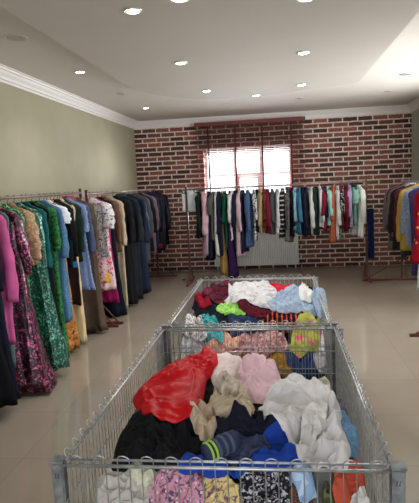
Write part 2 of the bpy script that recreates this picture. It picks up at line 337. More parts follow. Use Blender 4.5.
# ------------------------------------------------------------------ hanging clothes
def sg(v, p): return math.copysign(abs(v)**p, v)
def body_bm(Ln, ws, wh, dt, dh, seed, nf=7, amp=.12, shoulder=True, n=44, lean=0):
    rnd = random.Random(seed); ph = [rnd.uniform(0, 6.28) for _ in range(5)]
    bm = newbm(); rings = []; rows = [0, .012, .03, .05, .07, .095, .13, .18, .24]+[.24+(Ln-.24)*k/16 for k in range(1, 17)] if Ln > .3 else [Ln*k/12 for k in range(13)]
    def prof(t):
        f = max(0, min(1, (t-.1)/max(.01, Ln-.1)))
        if shoulder:
            keys = [(0, .055), (.012, .07), (.03, ws*.45), (.05, ws*.68), (.07, ws*.86), (.095, ws*.97), (.13, ws), (.24, ws*.94)]
            hw = None
            for (a, x), (c, y) in zip(keys, keys[1:]):
                if t <= c: hw = x+(y-x)*(t-a)/(c-a); break
            if hw is None: hw = ws*.94+(wh-ws*.94)*((t-.24)/(Ln-.24))**1.15
            hd = .026+(dt-.026)*min(1, t/.2)+(dh-dt)*f
        else:
            hw = ws+(wh-ws)*(t/Ln); hd = .018+(dh-.018)*(t/Ln)
        return hw, hd, f
    for t in rows:
        hw, hd, f = prof(t); R = []
        for k in range(n):
            u = 2*PI*k/n
            fo = amp*(.25+f)*(math.sin(nf*u+ph[0]+.8*math.sin(2.2*t+ph[1]))+.55*math.sin((2*nf+1)*u+ph[2]+t*1.5))
            fo += .18*amp*math.sin(14*t+3*u+ph[3])
            x = hw*sg(math.cos(u), .85)*(1+.35*fo*f)+.012*math.sin(3*t+ph[4])*f+lean*f*f
            y = hd*sg(math.sin(u), .9)*(1+1.6*fo)+.018*f*math.sin(5*x/ws+ph[3])+.01*math.sin(4*t+ph[1])
            nz = noise.noise(Vector((x*9+seed, y*9, t*6)))*.008
            R.append(bm.verts.new((x+nz, y+nz, -t+.012*f*math.sin(2*u+ph[2]))))
        rings.append(R)
    for a, c in zip(rings, rings[1:]):
        for k in range(n): bm.faces.new((a[k], c[k], c[(k+1) % n], a[(k+1) % n]))
    bm.faces.new(rings[0])
    ins = [bm.verts.new(v_.co*1+Vector((-v_.co.x*.25, -v_.co.y*.25, .03))) for v_ in rings[-1]]
    for k in range(n): bm.faces.new((rings[-1][k], ins[k], ins[(k+1) % n], rings[-1][(k+1) % n]))
    bm.faces.new(ins[::-1]); bmesh.ops.recalc_face_normals(bm, faces=bm.faces)
    return bm
def sleeve_bm(s, ws, Ls, r0, r1, seed, puff=0):
    rnd = random.Random(seed*3+s); bm = newbm(); n = 16; R = []; m_ = 15; a = rnd.uniform(-.02, .03); bnd = rnd.uniform(-.04, .04)
    for i in range(m_+1):
        f = i/m_; cxx = s*(ws-.045+(.05+a)*math.sin(f*1.9)); cy = bnd*f*f; cz = -.062-Ls*f
        r = r0+(r1-r0)*f; r *= 1+puff*max(0, math.sin((f-.5)*PI*2)) if f > .5 else 1
        if i == 0: r *= .55
        ring = []
        for k in range(n):
            u = 2*PI*k/n; w_ = 1+.16*math.sin(3*u+f*5+seed)+.10*math.sin(f*22+2*u+seed)
            ring.append(bm.verts.new((cxx+r*w_*math.cos(u), cy+.9*r*w_*math.sin(u), cz+.012*math.cos(u)*(-s))))
        R.append(ring)
    for p, q in zip(R, R[1:]):
        for k in range(n): bm.faces.new((p[k], q[k], q[(k+1) % n], p[(k+1) % n]))
    bm.faces.new(R[0]); bm.faces.new(R[-1][::-1]); bmesh.ops.recalc_face_normals(bm, faces=bm.faces); return bm
def collar_bm():
    bm = newbm(); n = 20; R = []
    for j, (r, z) in enumerate(((.052, .012), (.062, .02), (.08, -.012), (.09, -.03))):
        R.append([bm.verts.new((r*1.05*math.cos(2*PI*k/n), .6*r*math.sin(2*PI*k/n)-(.01 if j > 1 else 0), z)) for k in range(n)])
    for p, q in zip(R, R[1:]):
        for k in range(n): bm.faces.new((p[k], p[(k+1) % n], q[(k+1) % n], q[k]))
    return bm
hbm = newbm()
tube(hbm, [(.004, .019*math.cos(t), .019*math.sin(t)+.0) for t in [2.9-k*.42 for k in range(11)]]+[(0, 0, -.03), (0, 0, -.055)], .0032, 6)
HOOK = obj('h', hbm, M_hook, None, True); hook_me = HOOK.data; bpy.data.objects.remove(HOOK)
abm = newbm(); tube(abm, [(-.15, 0, -.115), (-.1, 0, -.085), (0, 0, -.055), (.1, 0, -.085), (.15, 0, -.115)], .007, 6)
A_ = obj('h', abm, M_hook, None, True); arm_me = A_.data; bpy.data.objects.remove(A_)
hook_me.name = 'hook'; arm_me.name = 'arms'
HC = [0]
def hanger(loc, rz, lab, group):
    e = empty('clothes_hanger', loc, rz); tag(e, 'hanger of the '+lab, 'hanger', group)
    for nme, me in (('hook', hook_me), ('arms', arm_me)): link(bpy.data.objects.new(nme, me), e)
def garment(name, cat, lab, m, loc, rz, Ln, group, ws=.2, wh=.22, dt=.035, dh=.05, sl=0, r0=.055, r1=.042, nf=7, amp=.12, seed=None, shoulder=True, collar=None, trim=None, belt=None, zipp=None, lean=0, slm=None, puff=0, hems=None):
    HC[0] += 1; seed = seed or HC[0]*7
    hanger(loc, rz, lab, group[1])
    L0 = Vector(loc)+Vector((0, 0, -.045))
    bm = body_bm(Ln, ws, wh, dt, dh, seed, nf, amp, shoulder, lean=lean)
    extra = sl or collar or trim or belt or zipp or hems
    if not extra:
        o = obj(name, bm, m, None, True, L0, rz); tag(o, lab, cat, group[0]); return
    e = empty(name, L0, rz); tag(e, lab, cat, group[0]); obj('body', bm, m, e, True)
    if sl:
        if sl > .32: sl *= random.uniform(1.0, 1.22); r1 *= .9
        for s in (-1, 1): obj('sleeve', sleeve_bm(s, ws, sl, r0, r1, seed, puff), slm or m, e, True)
    if collar: obj('collar', collar_bm(), collar, e, True)
    for nme, mt, X in (('front_trim', trim, .045), ('zip', zipp, .012)):
        if mt:                                  # a strip down the front following the cloth
            bm = newbm()
            for k in range(10):
                pass
            P = [(X+lean*(k/12)**2, -(dt+(dh-dt)*k/12)*1.12-.012, -.05-(Ln-.06)*k/12) for k in range(13)]
            tube(bm, P, .012 if nme == 'front_trim' else .006, 6); obj(nme, bm, mt, e, True)
    if belt:
        bm = newbm(); tube(bm, [(ws*.98*math.cos(2*PI*k/24), (dt+.02)*math.sin(2*PI*k/24), -Ln*.42) for k in range(25)], .014, 6); obj('belt', bm, belt, e, True)
    if hems:                                    # band of another colour at the hem: (material, height)
        h_ = hems[1]; bm = newbm(); n = 32; R = []
        for z in (-Ln-.01, -Ln+h_):
            R.append([bm.verts.new(((wh*1.06)*math.cos(2*PI*k/n), dh*1.25*math.sin(2*PI*k/n)*(1+.1*math.sin(5*2*PI*k/n)), z)) for k in range(n)])
        for k in range(n): bm.faces.new((R[0][k], R[0][(k+1) % n], R[1][(k+1) % n], R[1][k]))
        obj('hem_band', bm, hems[0], e, True)
C = cloth
K = dict
GL = ('clothes hanging on the left racks', 'hangers on the left racks')
def left(px, hem, name, cat, lab, m, **k):
    xw = -1.99; P = un(px, 205, 0, xw); y = P[1]
    xr = -2.25 if y < 6.1 else -2.23+.07*(y-6.22)/3.25
    if 6.0 < y < 6.3: y = 6.32
    rz_ = k.pop('rz', random.uniform(-.12, .12)); zr = RZ if y < 6.1 else RZ-.02
    hx = k.pop('hx', px+4); z = max(.03, un(hx, hem, 1, y)[2])
    garment(name, cat, lab, m, (xr, y, zr), rz_, zr-.045-z, GL, **k)
BLK = (18, 18, 22); NVY = (24, 28, 44)
left(-12, 404, 'dress', 'dress', 'black long gown cut by the left picture edge', C(BLK), hx=0, wh=.3, dh=.1, sl=.5)
left(-2, 398, 'dress', 'dress', 'dark navy long gown in front of the pink blouse', C(NVY), hx=4, wh=.27, dh=.09, sl=.55, slm=C((20, 22, 34)))
left(8, 345, 'blouse', 'dress', 'bright pink long-sleeved tunic dress beside the magenta sequin gown', C((196, 92, 148)), ws=.21, wh=.2, sl=.62, r0=.06, r1=.05, hx=8)
left(15, 366, 'dress', 'dress', 'grey-green slim long dress behind the pink tunic', C((96, 122, 120)), wh=.16, dh=.05, hx=14)
left(23, 388, 'sequin_gown', 'dress', 'magenta and black sequin gown with a train trailing on the floor', C((14, 5, 12), 'sequin', (74, 14, 48), (214, 96, 150), 1.0), ws=.21, wh=.33, dt=.06, dh=.14, amp=.16, nf=6, hx=36, sl=.5, lean=.05)
left(30, 345, 'sequin_gown', 'dress', 'emerald sequin slip dress between the magenta and teal gowns', C((10, 72, 44), 'sequin', (28, 150, 84), (150, 250, 180), 1.2), ws=.2, wh=.2, dt=.05, dh=.07, hx=30)
left(37, 264, 'lace_jacket', 'jacket', 'gold and pink embroidered lace jacket over the green gowns', C((188, 170, 128), 'lace', (150, 120, 90), (216, 160, 150), 1), ws=.2, wh=.26, sl=.4, r0=.06, r1=.07)
left(43, 367, 'sequin_gown', 'dress', 'teal green beaded gown with wide sparkling skirt reaching the floor', C((7, 52, 46), 'sequin', (18, 92, 76), (120, 196, 168), 1.1), ws=.21, wh=.31, dt=.05, dh=.12, sl=.55, nf=6, amp=.14, hx=50, lean=.05)
left(50, 300, 'dress', 'dress', 'plain dark teal dress with loose sleeves', C((22, 88, 92)), ws=.2, wh=.2, sl=.5, r0=.055, r1=.05)
left(54, 356, 'dress', 'dress', 'black long dress between the teal and green lace dresses', C(BLK), wh=.22, dh=.07, hx=52)
left(59, 360, 'dress', 'dress', 'green lace dress with a leafy pattern and long skirt', C((30, 84, 46), 'lace', (58, 136, 78), (24, 60, 36), 1.2), ws=.2, wh=.24, dh=.08, sl=.35, hx=62)
left(66, 320, 'dress', 'dress', 'long faded blue denim dress', C((62, 98, 134), 'denim', (92, 132, 168)), ws=.2, wh=.24, dh=.07, sl=.4, hx=66)
left(70, 235, 't_shirt', 'shirt', 'white short-sleeved top squeezed between denim dress and black jacket', C((222, 226, 234)), wh=.19, sl=.16, r0=.07, r1=.065)
left(72.5, 353, 'dress', 'dress', 'orange and brown printed long dress', C((176, 112, 56), 'floral', (206, 150, 88), (110, 62, 40), .8), ws=.14, wh=.2, dh=.08, hx=72)
left(76, 266, 'jacket', 'jacket', 'black jacket with bright blue lining showing at the hem', C(BLK), ws=.21, wh=.21, sl=.5, hems=(C((30, 96, 170)), .05))
left(79, 305, 'dress', 'dress', 'dark brown knee-length dress below the black jacket', C((44, 32, 30)), wh=.2, dh=.06, hx=78)
left(82, 342, 'dress', 'dress', 'cream gold long dress with straight folds', C((196, 176, 132), 'satin', (222, 206, 168)), ws=.18, wh=.2, dh=.06, hx=82)
left(84, 262, 'cardigan', 'jacket', 'dark green cardigan with a pale mint front trim', C((28, 46, 38)), wh=.2, sl=.48, trim=C((180, 220, 208)))
left(89, 289, 'dress', 'dress', 'blue and white striped tunic with flared hem', C((84, 110, 166), 'stripe', (190, 202, 226), (62, 88, 150), 2.2), wh=.27, dh=.08, sl=.3, hx=88)
left(92, 246, 'coat', 'coat', 'slate blue coat with dusty red collar', C((70, 82, 108)), wh=.2, sl=.5, collar=C((150, 70, 74)))
left(96, 334, 'coat', 'coat', 'long taupe brown flared coat dress nearly reaching the floor', C((86, 72, 62)), ws=.21, wh=.29, dt=.05, dh=.09, sl=.5, hx=96, seed=31)
left(101, 283, 'dress', 'dress', 'mustard yellow dress showing below the floral tops', C((214, 168, 42)), ws=.07, wh=.22, dt=.02, dh=.06, hx=98, shoulder=False)
left(106, 256, 'blouse', 'blouse', 'white blouse with lilac and black botanical print', C((218, 212, 214), 'floral', (150, 144, 160), (90, 84, 100), .9), ws=.26, wh=.26, dt=.06, sl=.3, r0=.075, r1=.07, rz=-.4)
left(109, 290, 'dress', 'dress', 'pink white and mint flowered dress', C((232, 190, 200), 'floral', (214, 70, 110), (160, 216, 198), .8), wh=.26, dh=.08, sl=.2, r0=.07, r1=.08)
left(112, 302, 'dress', 'dress', 'short magenta dress peeping out under the flowered dress', C((168, 34, 104)), wh=.24, dh=.06)
left(116, 319, 'dress', 'dress', 'black and navy full-length dress beside the rack feet', C((20, 22, 38)), ws=.2, wh=.26, dh=.1, hx=116)
left(119.5, 252, 'cardigan', 'jacket', 'chestnut brown knitted cardigan', C((104, 76, 62)), wh=.2, sl=.48)
left(124, 309, 'coat', 'coat', 'cream beige long coat', C((186, 170, 146)), wh=.2, dh=.05, sl=.5, hx=124, collar=C((160, 146, 122)))
left(129, 304, 'coat', 'coat', 'black overcoat next to the cream coat', C((24, 24, 28)), ws=.22, wh=.24, dt=.06, dh=.07, sl=.55, r0=.065, r1=.055, hx=134)
left(136, 300, 'coat', 'coat', 'charcoal hooded parka left of the quilted coat', C((36, 40, 46)), ws=.22, wh=.24, dt=.06, dh=.07, sl=.55, r0=.065, r1=.055, collar=C((52, 58, 64)), hx=140)
left(142.5, 299, 'puffer_coat', 'coat', 'long navy quilted puffer coat with a pale zip', C((30, 40, 62), 'hstripe', (24, 32, 52), (34, 46, 70), .9, .5), ws=.23, wh=.24, dt=.07, dh=.08, sl=.58, r0=.07, r1=.06, zipp=C((190, 196, 204)), hx=146)
for px, hem, lab, m, kw in (
    (147, 262, 'grey blazer behind the puffer coat', C((74, 76, 82)), {}),
    (150, 250, 'black wool jacket right of the grey blazer', C((22, 22, 26)), {}),
    (152.5, 254, 'mauve lined jacket among the dark coats', C((108, 84, 96)), {}),
    (155, 250, 'dark navy jacket right of the mauve one', C((28, 32, 50)), {}),
    (157.5, 247, 'black bomber jacket with red hem band', C((26, 26, 34)), K(hems=(C((140, 28, 50)), .06))),
    (160, 250, 'midnight blue coat near the end of the far left rack', C((30, 36, 58)), {}),
    (162, 247, 'dark jacket with a beige collar trim near the rack end', C((34, 34, 40)), K(trim=C((176, 150, 126)))),
    (164.5, 245, 'black coat hanging last on the far left rack', C((20, 20, 28)), {})):
    left(px, hem, 'jacket', 'jacket', lab, m, ws=.22, wh=.21, dt=.055, dh=.055, sl=.52, r0=.06, r1=.05, **kw)

GB = ('clothes hanging on the rack in front of the window', 'hangers on the rack in front of the window')
def back(px, hem, name, cat, lab, m, **k):
    P = un(px, 200, 1, YR-.1); z = max(.03, un(px, hem, 1, YR-.15)[2])
    rz_ = k.pop('rz', random.uniform(-.16, .16))+PI/2
    k.setdefault('dt', .03); k.setdefault('dh', .036); k.setdefault('ws', .19); k.setdefault('wh', .19); k.setdefault('r0', .045); k.setdefault('r1', .036)
    garment(name, cat, lab, m, (P[0], YR, RB), rz_, RB-.045-z, GB, **k)
back(198, 238, 'cardigan', 'jacket', 'dark green black cardigan at the left end of the window rack', C((22, 34, 34)), sl=.5)
back(203.5, 256, 'dress', 'dress', 'dusty pink long-sleeved tunic at the left end of the window rack', C((206, 170, 184)), sl=.56, dt=.05, dh=.05, r0=.055, r1=.06)
back(208.5, 260, 'dress', 'dress', 'dark navy long dress right of the dusty pink tunic', C((26, 28, 46)), dt=.04, dh=.05)
back(212.5, 240, 'blouse', 'blouse', 'olive grey blouse above the white scarf end', C((86, 88, 84)), sl=.3)
back(215.2, 256, 'shirt', 'shirt', 'long white shirt tail beside the belted navy coat', C((214, 212, 212)))
back(218.5, 256, 'coat', 'coat', 'navy coat with a dark red belt', C((26, 32, 52)), sl=.5, dt=.05, dh=.05, belt=C((110, 34, 44)))
back(220.8, 276, 'trousers', 'trousers', 'mustard tan trousers hanging low near the floor', C((176, 142, 84)), ws=.06, wh=.14, dt=.012, dh=.06, shoulder=False)
back(225, 250, 'dress', 'dress', 'bottle green velvet dress', C((24, 78, 58)), sl=.4)
back(229, 278, 'gown', 'dress', 'deep purple full-length gown reaching the floor', C((46, 26, 70)), wh=.2, dt=.04, dh=.075)
back(231.5, 240, 'blouse', 'blouse', 'white blouse between the green dress and purple gown', C((220, 220, 220)), sl=.4, ws=.2)
back(235, 252, 'jacket', 'jacket', 'black navy jacket left of the pale pink cardigan', C((28, 30, 44)), sl=.5)
back(239.5, 257, 'cardigan', 'jacket', 'pale rose long cardigan beside the denim shirt', C((196, 168, 180)), sl=.5, dt=.045, dh=.05)
back(243, 253, 'dress', 'dress', 'navy dress behind the denim shirt', C((30, 32, 54)))
back(248, 247, 'denim_shirt', 'shirt', 'blue denim shirt with hanging straps in the middle of the window rack', C((52, 74, 112), 'denim', (86, 110, 150)), sl=.55, dt=.05, dh=.05, r0=.055)
back(253.5, 240, 'blouse', 'blouse', 'white and black patterned blouse right of the denim shirt', C((210, 210, 214), 'floral', (30, 30, 36), (60, 60, 70), .8), sl=.4)
back(256.5, 232, 'top', 'blouse', 'black sleeveless top left of the tan shirt', C(BLK))
back(260, 233, 'shirt', 'shirt', 'tan beige shirt left of the burgundy sweater', C((164, 146, 112)), sl=.42)
back(263.5, 228, 'shirt', 'shirt', 'rust brown shirt between the tan and burgundy ones', C((116, 62, 48)), sl=.35)
back(268, 234, 'sweater', 'sweater', 'burgundy sweater below the right half of the window', C((112, 28, 52)), sl=.5, dt=.045, dh=.05)
back(272, 234, 'shirt', 'shirt', 'dark grey shirt between burgundy sweater and white shirt', C((70, 74, 78)), sl=.4)
back(277, 234, 'shirt', 'shirt', 'white long-sleeved shirt right of the burgundy sweater', C((218, 218, 224)), sl=.52, dt=.045, dh=.05)
back(282.5, 238, 'sweater', 'sweater', 'black sweater with white diagonal stripes', C((28, 28, 30), 'hstripe', (28, 28, 30), (165, 165, 165), .35), sl=.5, dt=.045, dh=.045)
back(288, 242, 'coat', 'coat', 'grey plaid coat with a mauve collar', C((74, 72, 76), 'plaid', (100, 96, 98), (130, 126, 126), 1.5), sl=.52, dt=.05, dh=.055, collar=C((122, 66, 82)))
back(291.5, 236, 'jacket', 'jacket', 'black jacket behind the grey plaid coat', C(BLK), sl=.5)
back(295.5, 230, 'shirt', 'shirt', 'light blue shirt at the right edge of the window', C((128, 172, 194)), sl=.42, dt=.04)
back(299, 234, 'shirt', 'shirt', 'teal blue shirt right of the light blue one', C((60, 112, 140)), sl=.42)
back(302.5, 236, 'jacket', 'jacket', 'charcoal navy jacket right of the teal blue shirt', C((28, 32, 46)), sl=.5)
back(306.5, 236, 'dress', 'dress', 'dark navy short dress left of the white cardigan on the brick section', C((24, 28, 42)), dt=.045, dh=.05)
back(310.5, 234, 'cardigan', 'jacket', 'off-white cardigan left of the dark green sweater', C((206, 204, 200)), sl=.5)
back(315.5, 235, 'sweater', 'sweater', 'dark forest green sweater', C((24, 48, 44)), sl=.5, dt=.05, dh=.055)
back(320, 228, 'shirt', 'shirt', 'white narrow shirt right of the forest green sweater', C((212, 212, 216)), sl=.4)
back(323, 230, 'shirt', 'shirt', 'crimson shirt tucked beside the white narrow one', C((130, 30, 48)), sl=.35)
back(325.5, 230, 'shirt', 'shirt', 'navy shirt left of the mint blouse', C((28, 36, 66)), sl=.4)
back(328.5, 226, 'blouse', 'blouse', 'pale mint blouse left of the terracotta dress', C((150, 206, 196)), sl=.38)
back(333.5, 242, 'dress', 'dress', 'terracotta orange-brown dress on the window rack', C((172, 94, 66)), sl=.45, dt=.045, dh=.05)
back(338.5, 240, 'shirt', 'shirt', 'light grey white shirt right of the terracotta dress', C((204, 202, 200)), sl=.5)
back(341.5, 228, 'top', 'blouse', 'wine red top left of the black and white dress', C((120, 32, 48)))
back(343, 233, 'dress', 'dress', 'black and white checked dress', C((26, 26, 30), 'plaid', (60, 60, 64), (214, 214, 214), 1.6), sl=.35, dt=.05, dh=.05)
back(347.5, 230, 'shirt', 'shirt', 'maroon shirt right of the checked dress', C((112, 26, 44)), sl=.4)
back(350.5, 228, 'shirt', 'shirt', 'lilac shirt left of the white blouse', C((160, 150, 186)), sl=.35)
back(353.5, 226, 'shirt', 'shirt', 'mint green short-sleeved shirt with dark cuffs', C((130, 180, 162)), sl=.22, ws=.15, wh=.12, r0=.06, r1=.06, dt=.03, dh=.03, rz=.3, collar=C((40, 60, 60)))
back(358.5, 237, 'blouse', 'blouse', 'white loose blouse at the right end of the window rack', C((228, 228, 222)), sl=.5, r0=.045, r1=.045, dt=.035, dh=.045, rz=.35)
# blue piece on the end of that rack, seen beside the post
q = un(369, 209, 1, YR-.05); z0 = un(369, 258, 1, YR-.05)[2]
garment('trousers', 'trousers', 'dark blue trousers hanging alone beside the rack post on the brick wall', C((20, 30, 62), 'denim', (30, 46, 90)), (q[0]+.02, YR-.06, q[2]+.05), .2, q[2]+.05-.045-z0, GB, ws=.05, wh=.055, dt=.02, dh=.025, shoulder=False)
# pale sheet with clips at the left end
q = un(189.5, 189, 1, YR); z0 = un(189, 212, 1, YR)[2]
e = empty('plastic_sheet', (q[0], YR, 0)); tag(e, 'pale grey plastic sheet clipped to the left end of the window rack', 'plastic sheet')
bm = newbm(); n = 14; V = []
for j in range(11):
    V.append([bm.verts.new((-.135+.27*i/n+.006*math.sin(j*2.), .012*math.sin(i*1.1+j*.4), RB+.01-(RB+.01-z0)*j/10)) for i in range(n+1)])
for j in range(10):
    for i in range(n): bm.faces.new((V[j][i], V[j+1][i], V[j+1][i+1], V[j][i+1]))
bmesh.ops.solidify(bm, geom=bm.faces[:], thickness=.004)
obj('sheet', bm, plain('milky_plastic', (205, 208, 206), .4, nz=.06, nscale=8), e, True)
for s in (-.095, .1):
    bm = newbm(); tube(bm, [(s+.028*math.cos(t), -.02, RB-.03+.028*math.sin(t)) for t in [k*PI/7 for k in range(15)]], .009, 6); obj('clip', bm, M_dark, e, True)

GR = ('clothes hanging on the right rack', 'hangers on the right rack')
def right(px, hem, name, cat, lab, m, **k):
    px -= 5 if px < 411 else 1; P = un(px, 200, 0, 1.60); y = P[1]; y = min(y, 8.5+(px-380)*.006)
    z = un(px+3, hem, 1, y)[2]; rz_ = k.pop('rz', random.uniform(-.1, .1))
    k.setdefault('ws', .245); k.setdefault('wh', .23); k.setdefault('dt', .05); k.setdefault('dh', .055)
    garment(name, cat, lab, m, (1.9, y, 1.54), rz_, 1.54-.045-z, GR, **k)
right(384.5, 244, 'cardigan', 'jacket', 'soft grey wool cardigan at the back end of the right rack', C((128, 122, 126)), sl=.56, r0=.06)
right(386.5, 250, 'coat', 'coat', 'mouse grey coat right of the soft grey cardigan', C((110, 104, 104)), sl=.55)
right(389, 240, 'jacket', 'jacket', 'dark brown suede jacket on the right rack', C((62, 50, 46)), sl=.54)
right(391.5, 236, 'shirt', 'shirt', 'greyish rose shirt right of the brown suede jacket', C((120, 98, 100)), sl=.5)
right(394, 250, 'jacket', 'jacket', 'black jacket with a grey collar on the right rack', C((32, 34, 36)), sl=.58, collar=C((140, 144, 146)))
right(397, 240, 'sweater', 'sweater', 'maroon sweater on the right rack', C((96, 36, 48)), sl=.5)
right(399, 256, 'dress', 'dress', 'dark teal grey dress hanging below the mustard coat', C((56, 66, 66)), wh=.2)
right(401, 250, 'coat', 'coat', 'mustard yellow coat on the right rack', C((168, 138, 66)), sl=.58, r0=.06)
right(405, 247, 'denim_jacket', 'jacket', 'faded grey-blue denim jacket left of the red dress', C((96, 110, 130), 'denim', (140, 152, 168)), sl=.56, r0=.062, r1=.055)
right(408.5, 276, 'dress', 'dress', 'purple blue dress under the red dress', C((66, 54, 100)), wh=.2)
right(410.5, 290, 'dress', 'dress', 'pale translucent grey dress hanging lowest on the right rack', C((196, 202, 206)), ws=.1, wh=.15, dt=.02, shoulder=False)
right(412, 262, 'dress', 'dress', 'bright red dress with gold dots cut by the right picture edge', C((142, 12, 30), 'dots', (198, 158, 76), (142, 12, 30), 1.3), ws=.23, wh=.31, dt=.06, dh=.09, sl=.45)
right(424, 262, 'dress', 'dress', 'red dress behind the dotted one at the right edge', C((166, 24, 44)), wh=.25, sl=.4)
P_ = un(184, 280, 2, .01); bm = newbm(); tube(bm, [(-.03, 0, .012), (0, .01, .02), (.03, -.005, .012)], .011, 6)
tag(obj('fabric_scrap', bm, M_dark, None, True, (P_[0], P_[1], 0)), 'tiny black scrap lying on the floor near the window rack', 'scrap')

# ------------------------------------------------------------------ wire bins
def bin_(x0, x1, y0, y1, zr, lab):
    e = empty('wire_bin', (x0, y0, 0)); tag(e, lab, 'bin', 'wire clothing bins')
    W = x1-x0; D = y1-y0; zb = .22
    def panel(name, a, d, nrm, Ln, cnt, hs):
        a = Vector(a); d = Vector(d); nrm = Vector(nrm); bm = newbm(); s = Ln/(cnt*2)
        for k in range(cnt):                    # pairs of wires joined by a loop above the rail
            u0 = s*(2*k+.5); u1 = u0+s; r = s/2; pts = [a+d*u0+Vector((0, 0, zb)), a+d*u0+Vector((0, 0, zr+.010))]
            for t in range(1, 8):
                th = PI-PI*t/8; pts.append(a+d*(u0+r+r*math.cos(th))+Vector((0, 0, zr+.010+r*1.05*math.sin(th)))+nrm*(.010*math.sin(th)))
            pts += [a+d*u1+Vector((0, 0, zr+.010)), a+d*u1+Vector((0, 0, zb))]
            tube(bm, pts, .0019, 5, False)
        obj(name, bm, M_steel, e, True)
        bm = newbm(); tube(bm, [a+nrm*.007+Vector((0, 0, zr-.004)), a+d*Ln+nrm*.007+Vector((0, 0, zr-.004))], .0052, 6)
        tube(bm, [a-nrm*.006+Vector((0, 0, zr+.008)), a+d*Ln-nrm*.006+Vector((0, 0, zr+.008))], .0036, 6); obj('top_rail', bm, M_steel, e, True)
        bm = newbm()
        for h in hs: tube(bm, [a+nrm*.004+Vector((0, 0, h)), a+d*Ln+nrm*.004+Vector((0, 0, h))], .0028, 5)
        obj('cross_wires', bm, M_steel, e, True)
    hs = [zr-.125*k for k in range(1, 6)]
    panel('front_wires', (0, 0, 0), (1, 0, 0), (0, -1, 0), W, 13, hs); panel('back_wires', (0, D, 0), (1, 0, 0), (0, 1, 0), W, 13, hs)
    panel('side_wires', (0, 0, 0), (0, 1, 0), (-1, 0, 0), D, 22, hs); panel('side_wires', (W, 0, 0), (0, 1, 0), (1, 0, 0), D, 22, hs)
    for sx_, sy in ((-1, 0), (1, 0), (-1, 1), (1, 1)):
        px = -.004-.036 if sx_ < 0 else W+.004; py = -.008 if sy == 0 else D-.030
        bm = newbm(); box(bm, px, px+.036, py, py+.038, .04, zr+.0); bmesh.ops.bevel(bm, geom=bm.edges[:], offset=.004, segments=2, affect='EDGES')
        p_ = obj('corner_post', bm, M_post, e)
        bm = newbm(); box(bm, px-.003, px+.039, py-.002, py+.041, zr, zr+.007); obj('post_cap', bm, M_post, p_)
        bm = newbm(); box(bm, px+.004, px+.032, py+.005, py+.033, 0, .04); obj('foot', bm, M_dark, p_)
        if sy == 0:
            bm = newbm()
            for q in (.010, .018): tube(bm, [(px+q+.004, py-.0005, zr-.03), (px+q+.001, py-.0005, zr-.045), (px+q+.006, py-.0005, zr-.043)], .0012, 4)
            obj('slot_mark', bm, M_dark, p_)
    bm = newbm(); box(bm, .0, W, .0, D, zb-.02, zb); obj('bin_floor', bm, M_steel, e)
    return e
BINS = [(-.645, .285, 1.44, 2.86), (-.628, .268, 2.945, 4.36)]
bin_(*BINS[0], .85, 'galvanised wire clothing bin in the foreground, nearest the viewer')
bin_(*BINS[1], .85, 'galvanised wire clothing bin standing behind the front one')

# ------------------------------------------------------------------ heaps of clothes
SK = [(0, .60), (.06, .68), (.16, .76), (.4, .81), (.8, .86), (1.0, .83), (1.2, .66), (1.45, .5)]
SK2 = [(0, .56), (.06, .62), (.16, .71), (.4, .80), (.8, .87), (1.0, .875), (1.2, .80), (1.45, .70)]
class Heap:
    def __init__(s, b, sk, xc, low):
        s.x0, s.x1, s.y0, s.y1 = b; s.k = np.array(sk); s.xc = xc; s.low = low; s.c = .012
        s.gx = np.arange(s.x0-.1, s.x1+.14, s.c); s.gy = np.arange(s.y0-.02, s.y1+.05, s.c)
        X, Y = np.meshgrid(s.gx, s.gy, indexing='ij'); s.X = X; s.Y = Y; s.H = s.S(X, Y)-.045
    def S(s, x, y):
        b = np.interp(y-s.y0, s.k[:, 0], s.k[:, 1])
        return b-s.low*np.maximum(0, np.abs(x-s.xc)-.18)**1.3
    def hit(s, px, py):
        d = ray(px, py)
        lo_, hi_ = (s.y0-.05)/d[1], (s.y1+.1)/d[1]; t = lo_
        for _ in range(500):
            p = EYE+d*t
            if p[2] <= max(float(s.S(p[0], p[1])), float(s.samp(s.H, np.array(p[0]), np.array(p[1]))))+.008: break
            t += (hi_-lo_)/500
        return EYE+d*t
    def samp(s, H, x, y):
        u = np.clip((x-s.gx[0])/s.c, 0, len(s.gx)-1.001); v_ = np.clip((y-s.gy[0])/s.c, 0, len(s.gy)-1.001)
        i = u.astype(int); j = v_.astype(int); a = u-i; c = v_-j
        return H[i, j]*(1-a)*(1-c)+H[i+1, j]*a*(1-c)+H[i, j+1]*(1-a)*c+H[i+1, j+1]*a*c
